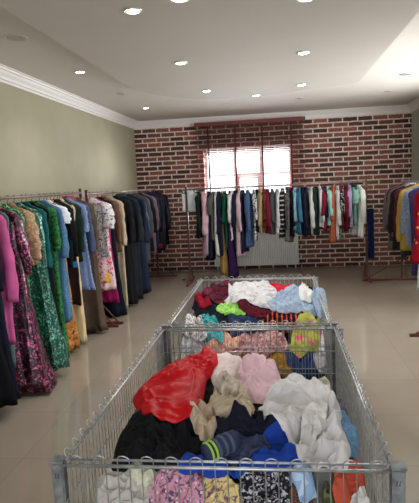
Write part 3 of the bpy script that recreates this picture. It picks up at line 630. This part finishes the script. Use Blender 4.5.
def drape(hp, name, cat, lab, m, poly, ang=0, s1=.35, s2=.08, bumps=(), N=46, it=90, cap=.055, th=.0045, seed=1, group=None, parent=None, lift=.0, bend=.5, fold=1.0, fs=1.0):
    rng = np.random.default_rng(seed); N = int(N*1.45); it = 50; s1 *= .45; s2 *= .6; cap = .03
    W = np.array([hp.hit(*p)[:2] for p in poly]); cen = W.mean(0)
    W[:, 0] = np.clip(W[:, 0], hp.x0+.012, hp.x1+(.05 if name == 'denim_sleeve' else -.012)); W[:, 1] = np.clip(W[:, 1], hp.y0+.012, hp.y1-.012)
    # area centroid
    x, y = W[:, 0], W[:, 1]; x2, y2 = np.roll(x, -1), np.roll(y, -1); cr = x*y2-x2*y; A = cr.sum()/2
    cen = np.array([((x+x2)*cr).sum(), ((y+y2)*cr).sum()])/(6*A)
    th_s = np.linspace(-PI, PI, 181); R = np.zeros(181)
    for k, t in enumerate(th_s):
        d = np.array([math.cos(t), math.sin(t)]); best = .01
        for a, b_ in zip(W, np.roll(W, -1, 0)):
            e_ = b_-a; den = d[0]*e_[1]-d[1]*e_[0]
            if abs(den) < 1e-9: continue
            w_ = a-cen; tt = (w_[0]*e_[1]-w_[1]*e_[0])/den; uu = (w_[0]*d[1]-w_[1]*d[0])/den
            if tt > 0 and -1e-6 <= uu <= 1+1e-6: best = max(best, tt)
        R[k] = best
    R = (np.roll(R[:-1], 1)+2*R[:-1]+np.roll(R[:-1], -1))/4; R = np.append(R, R[0])
    g = np.linspace(-1, 1, N); U, V = np.meshgrid(g, g, indexing='ij')
    du = U*np.sqrt(1-V*V/2); dv = V*np.sqrt(1-U*U/2); r = np.hypot(du, dv); tg = np.arctan2(dv, du)+ang; tg = (tg+PI) % (2*PI)-PI
    rr = r*np.interp(tg, th_s, R)*(1+.04*np.sin(5*tg+seed)*r*r)
    P = np.zeros((N, N, 3)); P[..., 0] = cen[0]+rr*np.cos(tg); P[..., 1] = cen[1]+rr*np.sin(tg)
    H = hp.H.copy()
    # the cloth is carried by what lies beneath it, raised where it is bunched
    ins = np.zeros_like(H)
    for bx in bumps:
        q = hp.hit(bx[0], bx[1]); ins = np.maximum(ins, bx[2]*(.5 if hp is h1 else 1)*np.exp(-((hp.X-q[0])**2+(hp.Y-q[1])**2)/(bx[3]**2)))
    ang_g = np.arctan2(hp.Y-cen[1], hp.X-cen[0]); inside = np.clip(1.15-np.hypot(hp.X-cen[0], hp.Y-cen[1])/np.interp(ang_g, th_s, R), 0, 1)*3; inside = np.clip(inside, 0, 1)
    Sf = hp.S(hp.X, hp.Y)+lift
    H = np.where(inside > 0, np.maximum(H, (Sf-.04)+(.03+ins)*inside), H)
    P[..., 2] = hp.samp(H, P[..., 0], P[..., 1])+.004
    n_ = rng.normal(size=(N, N)); 
    for _ in range(3): n_ = (n_+np.roll(n_, 1, 0)+np.roll(n_, -1, 0)+np.roll(n_, 1, 1)+np.roll(n_, -1, 1))/5
    st = np.sin(np.arange(N)*2*PI/rng.uniform(6.5, 9)+rng.uniform(0, 6)+2.2*np.sin(np.arange(N)[None, :].T*0+np.arange(N)[None, :]*.13+rng.uniform(0, 6)).T[:, 0:1].T*0)[:, None]
    wob = np.sin((np.arange(N)[:, None]+2.5*np.sin(np.arange(N)[None, :]*.17+seed))*2*PI/rng.uniform(7, 10)+seed)
    P[..., 2] += (.5*np.abs(n_)*.03+.006*(1+wob))*np.clip((1-r)*6, 0, 1)
    edges = []
    for di, dj, w_, st_ in ((1, 0, 1, 1), (0, 1, 1, 1), (1, 1, .5, 2), (1, -1, .5, 2), (3, 0, bend, 3), (0, 3, bend, 3)):
        a = (slice(0, N-di), slice(0, N-dj) if dj >= 0 else slice(-dj, N)); b_ = (slice(di, N), slice(dj, N) if dj >= 0 else slice(0, N+dj))
        L0 = np.linalg.norm((P[b_]-P[a])*[1, 1, 0], axis=-1)
        sc = 1+(s1 if dj == 0 else s2 if di == 0 else (s1+s2)/2)*(1 if st_ < 3 else .72)
        edges.append((a, b_, L0*sc, .45*w_ if st_ < 3 else .16*w_))
    edge = np.zeros((N, N), bool); edge[0] = edge[-1] = True; edge[:, 0] = edge[:, -1] = True
    P0 = P.copy(); prev = P.copy()
    for k in range(it):
        vel = (P-prev)*.86; prev = P.copy(); P = P+vel; P[..., 2] -= .0009
        for _ in range(3):
            for a, b_, L0, w_ in edges:
                d = P[b_]-P[a]; l = np.linalg.norm(d, axis=-1)+1e-9; c = (d*((l-L0)/l*w_*.5)[..., None])
                P[a] += c; P[b_] -= c
            P[edge, :2] = P0[edge, :2]
        h = hp.samp(H, P[..., 0], P[..., 1])+.003
        low_ = P[..., 2] < h; P[..., 2] = np.where(low_, h, P[..., 2]); P[..., 2] = np.minimum(P[..., 2], h+cap)
        P[edge, 2] = np.minimum(P[edge, 2], h[edge]+.010)
        prev[..., :2] = np.where(low_[..., None], P[..., :2]*.7+prev[..., :2]*.3, prev[..., :2])
    Q = P.copy(); Q[1:-1, 1:-1] = P[1:-1, 1:-1]*.6+.1*(P[2:, 1:-1]+P[:-2, 1:-1]+P[1:-1, 2:]+P[1:-1, :-2]); P = Q
    # creases: long rounded folds with sharp valleys, then finer crumples, all fading out at the edge
    fa = ang+.5*math.sin(seed*1.7); ca, sa = math.cos(fa), math.sin(fa); z_ = np.zeros((N, N)); msk = np.clip((1-r)*5, 0, 1)**.7
    for i in range(N):
        for j in range(N):
            x_, y_ = P[i, j, 0], P[i, j, 1]; a_ = x_*ca+y_*sa; b_ = -x_*sa+y_*ca
            wx = noise.noise(Vector((x_*5, y_*5, seed)))*.11; wy = noise.noise(Vector((x_*5+9, y_*5, seed+4)))*.11
            n1 = noise.noise(Vector(((a_+wx)*11*fs, (b_+wy)*3.2*fs, seed*2.3)))
            n2 = noise.noise(Vector(((x_+wy)*15*fs, (y_+wx*1.6)*15*fs, seed*.7)))
            n3 = noise.noise(Vector(((b_+wx*1.3)*30*fs, (a_+wy)*11*fs, seed*1.1)))
            n4 = noise.noise(Vector(((a_+wy*2)*34*fs, (b_+wx*2)*16*fs, seed*3.1)))
            z_[i, j] = (.066*(n1*n1+.0016)**.5+.022*(n2*n2+.001)**.5+.017*max(0, 1-abs(n3)*4.5)**1.4+.010*max(0, 1-abs(n4)*4.5))/fs**.5
    P[..., 2] += z_*msk*fold*.85
    # raise the heap
    D = P.copy(); fine = [D, (D[1:]+D[:-1])/2, (D[:, 1:]+D[:, :-1])/2]; H2_ = hp.H
    for q in fine:
        q = q.reshape(-1, 3); i = np.clip(np.rint((q[:, 0]-hp.gx[0])/hp.c).astype(int), 0, len(hp.gx)-1); j = np.clip(np.rint((q[:, 1]-hp.gy[0])/hp.c).astype(int), 0, len(hp.gy)-1)
        np.maximum.at(H2_, (i, j), q[:, 2])
    me = bpy.data.meshes.new(name); base = np.array([cen[0], cen[1], float(P[..., 2].min())])
    if parent is not None: base = np.array(parent.location)
    vs_ = (P.reshape(-1, 3)-base).tolist(); fs = [(i*N+j, (i+1)*N+j, (i+1)*N+j+1, i*N+j+1) for i in range(N-1) for j in range(N-1)]
    me.from_pydata(vs_, [], fs); me.materials.append(m)
    bm = newbm(); bm.from_mesh(me); bmesh.ops.recalc_face_normals(bm, faces=bm.faces)
    if sum(f.normal.z for f in bm.faces) < 0: bmesh.ops.reverse_faces(bm, faces=bm.faces[:])
    bm.to_mesh(me); bm.free()
    for p in me.polygons: p.use_smooth = True
    o = bpy.data.objects.new(name, me); link(o, parent)
    if parent is None: o.location = base; tag(o, lab, cat, group)
    md = o.modifiers.new('thick', 'SOLIDIFY'); md.thickness = th; md.offset = -1
    md = o.modifiers.new('sub', 'SUBSURF'); md.levels = 1; md.render_levels = 1
    return o
def rest(hp, name, lab):                        # the uncountable tangle under the top layer
    bm = newbm(); c = 3; xs = np.arange(hp.x0+.012, hp.x1-.01, .03); ys = np.arange(hp.y0+.012, hp.y1-.01, .03); V = []
    for x in xs:
        V.append([bm.verts.new((x, y, float(hp.S(x, y))-.10+.022*noise.noise(Vector((x*14, y*14, 0))))) for y in ys])
    for a, b_ in zip(V, V[1:]):
        for k in range(len(ys)-1): bm.faces.new((a[k], b_[k], b_[k+1], a[k+1]))
    e_ = [ed for ed in bm.edges if ed.is_boundary]; r = bmesh.ops.extrude_edge_only(bm, edges=e_); lowv = [v_ for v_ in r['geom'] if isinstance(v_, bmesh.types.BMVert)]
    for v_ in lowv: v_.co.z = .225
    bmesh.ops.holes_fill(bm, edges=[ed for ed in bm.edges if ed.is_boundary]); bmesh.ops.recalc_face_normals(bm, faces=bm.faces)
    m, nt, b, N, L = nm('mixed_fabrics'); vv = coord(N, L); nn = N.new('ShaderNodeTexNoise'); nn.inputs['Scale'].default_value = 5; L.new(vv, nn.inputs['Vector'])
    ad = N.new('ShaderNodeVectorMath'); ad.operation = 'MULTIPLY_ADD'; L.new(nn.outputs['Color'], ad.inputs[0]); ad.inputs[1].default_value = (.25,)*3; L.new(vv, ad.inputs[2])
    t = N.new('ShaderNodeTexVoronoi'); t.inputs['Scale'].default_value = 9; L.new(ad.outputs[0], t.inputs['Vector']); sp = N.new('ShaderNodeSeparateColor'); L.new(t.outputs['Color'], sp.inputs[0])
    L.new(ramp(N, L, sp.outputs[0], [(0, (26, 26, 32)), (.25, (60, 58, 66)), (.4, (34, 40, 62)), (.55, (100, 96, 92)), (.7, (60, 36, 42)), (.85, (70, 80, 100))], True), b.inputs['Base Color'])
    b.inputs['Roughness'].default_value = .9
    o = obj(name, bm, m, None, True); tag(o, lab, 'clothes', None, 'stuff')
G1 = 'clothes heaped in the front bin'; G2 = 'clothes heaped in the back bin'
h1 = None; h1 = Heap(BINS[0], SK, -.22, .42); h2 = Heap(BINS[1], SK2, -.2, .30)
rest(h1, 'tangled_clothes', 'mixed tangled clothes filling the front wire bin below the top garments')
rest(h2, 'tangled_clothes', 'mixed tangled clothes filling the back wire bin below the top garments')
def f(name, cat, lab, m, poly, **k): return drape(h1, name, cat, lab, m, poly, group=G1, **k)
def g(name, cat, lab, m, poly, **k): return drape(h2, name, cat, lab, m, poly, group=G2, **k)

# back bin, bottom to top
g('plastic_bag', 'bag', 'clear grey plastic bag behind the wires at the left of the back bin', C((150, 152, 156), 'satin', (186, 190, 194)), [(170, 332), (205, 330), (222, 350), (215, 376), (170, 378)], s1=.5, s2=.3, seed=3)
g('sweater', 'sweater', 'dark navy sweater bundled in the back bin', C((24, 28, 42)), [(188, 305), (205, 299), (235, 305), (258, 320), (240, 332), (200, 328)], s1=.3, seed=4, ang=.4, bumps=[(205, 306, .05, .1)])
g('scarf', 'scarf', 'mustard yellow cloth low behind the front wires of the back bin', C((168, 122, 42)), [(228, 352), (262, 350), (300, 356), (303, 378), (262, 370), (230, 364)], s1=.5, seed=5)
g('shirt', 'shirt', 'blue shirt at the lower right of the back bin behind the wires', C((50, 70, 116), 'plain'), [(284, 346), (310, 342), (318, 372), (296, 380), (286, 362)], s1=.4, seed=6, ang=.8)
g('shirt', 'shirt', 'blue and white checked shirt piece below the mustard cloth', C((120, 144, 190), 'plaid', (200, 208, 226), (236, 238, 242), 3), [(236, 366), (272, 368), (270, 384), (236, 382)], s1=.4, seed=7)
g('blouse', 'blouse', 'dusky pink patterned blouse behind the wires of the back bin', C((196, 154, 154), 'floral', (150, 92, 100), (220, 190, 186), 1.6), [(232, 338), (250, 330), (285, 330), (290, 350), (262, 356), (228, 356)], s1=.45, seed=8)
g('blouse', 'blouse', 'peach coloured top beside the pink patterned blouse', C((222, 166, 142), 'satin', (238, 190, 170)), [(204, 342), (224, 330), (242, 338), (232, 352), (208, 356)], s1=.4, seed=9)
g('top', 'top', 'turquoise top at the left of the back bin', C((44, 150, 156), 'lace', (90, 190, 190), (28, 110, 122), 1), [(194, 318), (208, 314), (222, 328), (224, 344), (206, 342), (196, 330)], s1=.35, seed=10)
g('blouse', 'blouse', 'white blouse with small dark flowers at the left of the back bin', C((214, 212, 212), 'floral', (130, 120, 130), (226, 224, 224), 1.5), [(172, 322), (184, 313), (200, 320), (208, 336), (196, 342), (176, 336)], s1=.4, seed=11, bumps=[(184, 322, .03, .06)])
g('shirt', 'shirt', 'crimson garment peeking out at the left of the back bin', C((150, 26, 50)), [(192, 302), (204, 297), (212, 303), (200, 309)], s1=.3, seed=12)
g('jersey', 'shirt', 'maroon and black jersey at the back left of the back bin', C((78, 20, 38), 'hstripe', (24, 20, 28), (96, 26, 46), .35), [(200, 300), (214, 285), (232, 279), (240, 284), (226, 304), (208, 308)], s1=.3, seed=13, bumps=[(222, 290, .05, .1)])
g('shirt', 'shirt', 'bright red garment at the back of the back bin', C((186, 30, 50)), [(266, 286), (284, 282), (304, 289), (302, 297), (272, 294)], s1=.3, seed=14)
g('jeans', 'trousers', 'dark blue denim in the middle of the back bin', C((34, 46, 72), 'denim', (56, 74, 108)), [(226, 314), (250, 308), (270, 316), (262, 332), (232, 332)], s1=.35, seed=15)
g('t_shirt', 't-shirt', 'lime green t-shirt in the back bin', C((150, 206, 92), 'lace', (176, 226, 130), (110, 176, 64), .6), [(216, 308), (232, 301), (252, 306), (246, 316), (224, 316)], s1=.4, seed=16)
g('shirt', 'shirt', 'burgundy cloth under the white and grey blouse', C((88, 22, 40)), [(232, 300), (262, 300), (276, 312), (262, 318), (238, 308)], s1=.3, seed=17)
g('blouse', 'blouse', 'large white and grey blouse on top of the back bin', C((204, 202, 204), 'floral', (176, 174, 180), (214, 212, 214), .5), [(224, 300), (232, 285), (252, 280), (270, 288), (284, 298), (280, 312), (258, 306), (236, 302)], s1=.35, s2=.15, seed=18, bumps=[(250, 290, .05, .14)], ang=.5)
g('shirt', 'shirt', 'black shirt with red and white stripes in the back bin', C((26, 24, 28), 'stripe', (26, 24, 28), (206, 74, 50), .9), [(252, 322), (276, 310), (302, 308), (314, 318), (290, 328), (262, 330)], s1=.35, seed=19, ang=.7)
dn_ = g('denim_shirt', 'shirt', 'light blue denim shirt on the right of the back bin', C((132, 152, 180), 'denim', (172, 188, 208)), [(268, 300), (284, 289), (306, 290), (318, 300), (322, 312), (300, 312), (278, 312)], s1=.4, s2=.15, seed=20, bumps=[(298, 298, .04, .12)])
g('t_shirt', 't-shirt', 'white top with a black round motif at the back right of the back bin', C((216, 218, 216), 'dots', (24, 24, 26), (216, 218, 216), .5), [(298, 291), (308, 287), (318, 294), (312, 302), (300, 300)], s1=.25, seed=21)
drape(h2, 'denim_sleeve', 'shirt', 'pale blue denim sleeve hanging over the right side of the back bin', C((126, 146, 174), 'denim', (166, 182, 202)), [(312, 300), (320, 289), (330, 294), (331, 308), (320, 318)], s1=.35, seed=22, group=G2, bumps=[(322, 300, .05, .05)], lift=.02)
g('top', 'top', 'white lacy top at the right end of the back bin behind the wires', C((210, 210, 212), 'lace', (232, 220, 226), (150, 150, 156), .6), [(312, 332), (328, 326), (336, 345), (330, 372), (314, 360)], s1=.4, seed=23)
g('dress', 'dress', 'lime yellow dress with pink dots in the back bin', C((172, 174, 84), 'dots', (222, 84, 132), (222, 110, 145), 1.7), [(292, 330), (300, 317), (314, 316), (322, 330), (318, 352), (300, 358), (288, 346)], s1=.2, s2=.1, seed=24, bumps=[(306, 328, .06, .09)])

# front bin, bottom to top
f('sweater', 'sweater', 'grey white knitted sweater behind the front wires at the left', C((196, 190, 184)), [(94, 480), (104, 466), (128, 462), (152, 470), (160, 500), (150, 520), (92, 520)], s1=.45, s2=.2, seed=31, ang=1.2)
f('trousers', 'trousers', 'grey trousers low at the right behind the front wires', C((112, 112, 112)), [(300, 482), (322, 470), (345, 478), (352, 505), (318, 515), (300, 505)], s1=.35, seed=32, ang=.5)
f('shorts', 'shorts', 'green camouflage patterned piece at the bottom right of the front bin', C((70, 74, 50), 'floral', (110, 110, 70), (40, 42, 34), .8), [(322, 492), (346, 486), (352, 520), (322, 520)], s1=.3, seed=33)
f('top', 'top', 'black top pressed against the front wires below the blue cloth', C((24, 24, 28)), [(284, 478), (300, 472), (304, 505), (290, 515)], s1=.3, seed=34)
f('shirt', 'shirt', 'brown checked piece at the bottom of the front wires', C((92, 62, 52), 'plaid', (120, 86, 70), (70, 44, 38), 2), [(288, 500), (312, 494), (318, 520), (286, 520)], s1=.3, seed=35)
f('shirt', 'shirt', 'coral orange shirt at the front right corner of the front bin', C((198, 88, 66)), [(334, 468), (350, 456), (364, 462), (366, 490), (352, 515), (338, 510), (332, 488)], s1=.45, s2=.2, seed=36, ang=.9, bumps=[(352, 468, .03, .06)])
f('t_shirt', 't-shirt', 'small white cloth at the bottom right corner of the front bin', C((214, 210, 206)), [(352, 494), (364, 484), (374, 500), (368, 520), (350, 520)], s1=.3, seed=37)
f('shirt', 'shirt', 'light blue shirt behind the front wires right of the black print', C((142, 172, 208), 'floral', (178, 200, 226), (120, 150, 196), .7), [(272, 470), (292, 464), (312, 474), (318, 500), (300, 515), (284, 490)], s1=.4, seed=38, ang=.6)
f('blouse', 'blouse', 'black and white leaf-print blouse behind the front wires', C((34, 34, 42), 'floral', (196, 194, 200), (120, 118, 128), 2.2), [(228, 484), (240, 466), (270, 461), (288, 474), (292, 520), (226, 520)], s1=.35, s2=.15, seed=39)
f('scarf', 'scarf', 'pale green and cream scarf end behind the front rail', C((196, 196, 172), 'lace', (214, 210, 190), (176, 184, 160), .8), [(128, 472), (140, 458), (164, 456), (176, 466), (160, 486), (136, 488)], s1=.4, seed=40)
f('scarf', 'scarf', 'yellow scarf with purple flowers behind the front wires', C((216, 192, 132), 'floral', (128, 86, 106), (230, 214, 170), 1.6), [(192, 478), (206, 464), (226, 468), (240, 488), (240, 520), (188, 520)], s1=.35, seed=41, ang=1.3)
f('dress', 'dress', 'pink and mauve paisley dress behind the front wires', C((206, 146, 168), 'floral', (92, 78, 110), (228, 194, 206), 2.2), [(150, 492), (160, 470), (180, 462), (200, 470), (206, 496), (200, 520), (148, 520)], s1=.3, s2=.15, seed=42, ang=.9, bumps=[(175, 480, .02, .07)])
f('sweatshirt', 'sweater', 'black sweatshirt filling the left side of the front bin', C((27, 27, 31)), [(110, 470), (114, 448), (118, 430), (128, 415), (146, 404), (168, 408), (192, 408), (208, 425), (210, 450), (196, 468), (150, 472)], s1=.28, s2=.12, seed=43, ang=.3, N=54, cap=.05, bumps=[(165, 430, .025, .12)], bend=.9, fold=1.5)
f('sweater', 'sweater', 'grey speckled fluffy knit at the back right of the front bin', C((168, 160, 148), 'lace', (206, 200, 190), (120, 112, 104), .6), [(312, 392), (318, 378), (328, 377), (334, 395), (334, 412), (320, 408)], s1=.4, s2=.3, seed=44, bumps=[(325, 388, .04, .06)])
f('jeans', 'trousers', 'light blue jeans along the right side of the front bin', C((92, 128, 164), 'denim', (132, 166, 198)), [(326, 410), (336, 405), (350, 418), (360, 436), (358, 456), (344, 460), (334, 440)], s1=.45, s2=.1, seed=45, ang=2.0, bumps=[(345, 428, .03, .07)])
f('trousers', 'trousers', 'black trousers tucked beneath the white shirt', C((24, 25, 30)), [(228, 420), (258, 410), (290, 415), (306, 430), (300, 446), (262, 448), (230, 440)], s1=.4, s2=.12, seed=46, ang=-.5)
f('sweater', 'sweater', 'dark teal sweater edge showing left of the white shirt', C((22, 44, 58)), [(268, 430), (290, 426), (300, 440), (288, 450), (266, 444)], s1=.4, seed=47)
f('belt_strap', 'belt', 'grey fabric belt folded on the dark clothes', C((122, 118, 114)), [(266, 428), (282, 423), (290, 431), (276, 437)], s1=.2, seed=48, th=.008)
f('hooded_top', 'sweater', 'pale pinkish white hooded top behind the red jacket', C((226, 208, 208)), [(210, 372), (214, 352), (230, 348), (244, 362), (240, 380), (216, 386)], s1=.25, s2=.15, seed=49, bumps=[(224, 362, .055, .08)])
f('sweatshirt', 'sweater', 'light pink sweatshirt at the back of the front bin', C((226, 190, 200)), [(230, 388), (238, 370), (250, 358), (264, 360), (280, 374), (290, 388), (276, 400), (244, 396), (222, 394)], s1=.3, s2=.1, seed=50, ang=-.5, N=50, bumps=[(252, 366, .05, .12)], bend=.8)
f('sweatshirt', 'sweater', 'cream beige hooded sweatshirt in the middle of the front bin', C((202, 186, 164)), [(206, 404), (214, 388), (236, 384), (250, 392), (256, 406), (250, 418), (228, 416), (214, 420)], s1=.35, s2=.15, seed=51, bumps=[(232, 392, .035, .08)], ang=.8)
f('knitted_top', 'sweater', 'small bobbly grey beige knit between the pink and cream sweatshirts', C((182, 170, 154), 'lace', (206, 194, 180), (150, 138, 124), .5), [(213, 384), (226, 376), (240, 382), (238, 392), (222, 396)], s1=.45, s2=.35, seed=52, bumps=[(226, 384, .03, .06)])
f('sweater', 'sweater', 'dark navy blue sweater in the middle of the front bin', C((26, 30, 46)), [(206, 436), (216, 416), (246, 408), (276, 416), (290, 432), (268, 442), (216, 444)], s1=.4, s2=.1, seed=53, ang=-.4, bumps=[(240, 424, .02, .08)])
f('sweatshirt', 'sweater', 'royal blue sweatshirt near the front rail', C((34, 66, 158)), [(176, 474), (196, 456), (230, 448), (262, 440), (292, 442), (304, 452), (298, 470), (262, 468), (222, 478)], s1=.4, s2=.15, seed=54, ang=.2, N=50, bumps=[(285, 450, .02, .06)])
hd = f('hoodie', 'sweater', 'slate indigo hoodie with a lime striped cuff', C((62, 68, 98)), [(204, 450), (212, 436), (238, 430), (266, 434), (274, 446), (250, 454), (222, 458)], s1=.35, s2=.12, seed=55, ang=-.2, bumps=[], fold=.7)
f('shirt', 'shirt', 'large crumpled white shirt spilling down the right of the front bin', C((218, 214, 216)), [(258, 408), (266, 390), (286, 378), (306, 378), (326, 388), (338, 400), (342, 424), (350, 446), (348, 468), (322, 474), (300, 460), (290, 438), (280, 420), (264, 416)], s1=.38, s2=.14, seed=56, ang=.35, N=60, it=110, cap=.06, bumps=[(292, 392, .05, .1), (318, 430, .02, .08)], bend=.8, fs=.75)
wsleeve = f('shirt', 'shirt', 'white shirt sleeve folded across the large white shirt toward the front', C((222, 219, 219)), [(296, 440), (306, 412), (318, 396), (328, 402), (326, 424), (314, 450), (306, 470), (296, 466)], s1=.4, s2=.05, seed=57, ang=.4, bumps=[(314, 420, .03, .05)])
f('shirt', 'shirt', 'tan beige cloth with an open neck between red jacket and blue hoodie', C((196, 174, 152)), [(186, 410), (198, 400), (212, 408), (218, 426), (212, 440), (200, 442), (192, 424)], s1=.3, s2=.1, seed=58, ang=.9, bumps=[(203, 412, .04, .06)])
f('jacket', 'jacket', 'large bright red nylon jacket draped at the back left of the front bin', C((176, 8, 20), 'satin', (198, 14, 26)), [(132, 402), (134, 388), (150, 378), (176, 364), (194, 352), (208, 345), (218, 349), (217, 362), (208, 376), (202, 396), (194, 408), (166, 416), (142, 416)], s1=.2, s2=.06, seed=59, ang=-.7, N=60, cap=.045, bumps=[(211, 354, .13, .08), (186, 372, .06, .09), (150, 398, .03, .08)], bend=1.2, th=.003, fs=.7, fold=.6)
# striped cuff of the hoodie: rings of ribbing round a short sleeve end
c0 = h1.hit(222, 452)+np.array([0, -.0, .02]); dirv = Vector((-.75, -.62, -.12)).normalized(); Lc = .06
def cuffpart(a, b, r, m, nme):
    bm = newbm(); P0 = Vector(c0)-Vector(hd.location); n = 6
    tube(bm, [P0+dirv*(a+(b-a)*k/n)*Lc for k in range(n+1)], r, 18, True, [r*(1+.05*math.sin(k*2.1)) for k in range(n+1)]); return obj(nme, bm, m, hd, True)
cuffpart(-.9, 1.0, .030, C((58, 64, 94)), 'sleeve_end')
for a in (-.5, -.1, .3): cuffpart(a, a+.14, .0325, C((96, 106, 130)), 'cuff_stripe')
for a in (.52, .78): cuffpart(a, a+.1, .033, C((186, 222, 96)), 'cuff_stripe')

# ------------------------------------------------------------------ light
w = bpy.data.worlds.new('sky'); scene.world = w; w.use_nodes = True; bg = w.node_tree.nodes['Background']
bg.inputs[0].default_value = (.86, .93, 1, 1); bg.inputs[1].default_value = 2.4
def area(name, loc, rot, sx_, sy, e, c=(1, 1, 1)):
    l = bpy.data.lights.new(name, 'AREA'); l.shape = 'RECTANGLE'; l.size = sx_; l.size_y = sy; l.energy = e; l.color = c
    o = bpy.data.objects.new(name, l); link(o); o.location = loc; o.rotation_euler = rot
area('daylight_back_window', ((WX0+WX1)/2, YB+.35, 1.5), (-PI/2, 0, 0), 1.6, 1.4, 130, (.93, .97, 1))
area('daylight_shop_window', (-1.5, YF-.35, 1.6), (PI/2, 0, 0), 1.6, 1.9, 16, (1, .985, .96))
area('daylight_shop_window', (1.43, YF-.35, 1.6), (PI/2, 0, 0), 1.4, 1.9, 16, (1, .985, .96))
area('daylight_shop_door', (0, YF-.35, 1.3), (PI/2, 0, 0), 1.1, 2.3, 14, (1, .985, .96))
area('daylight_side_window', (XR+.3, 6.3, 1.65), (0, PI/2, 0), 1.5, 3.3, 115, (1, .99, .965))
scene.view_settings.view_transform = 'Standard'; scene.view_settings.look = 'None'
scene.view_settings.exposure = .33; scene.view_settings.gamma = 1
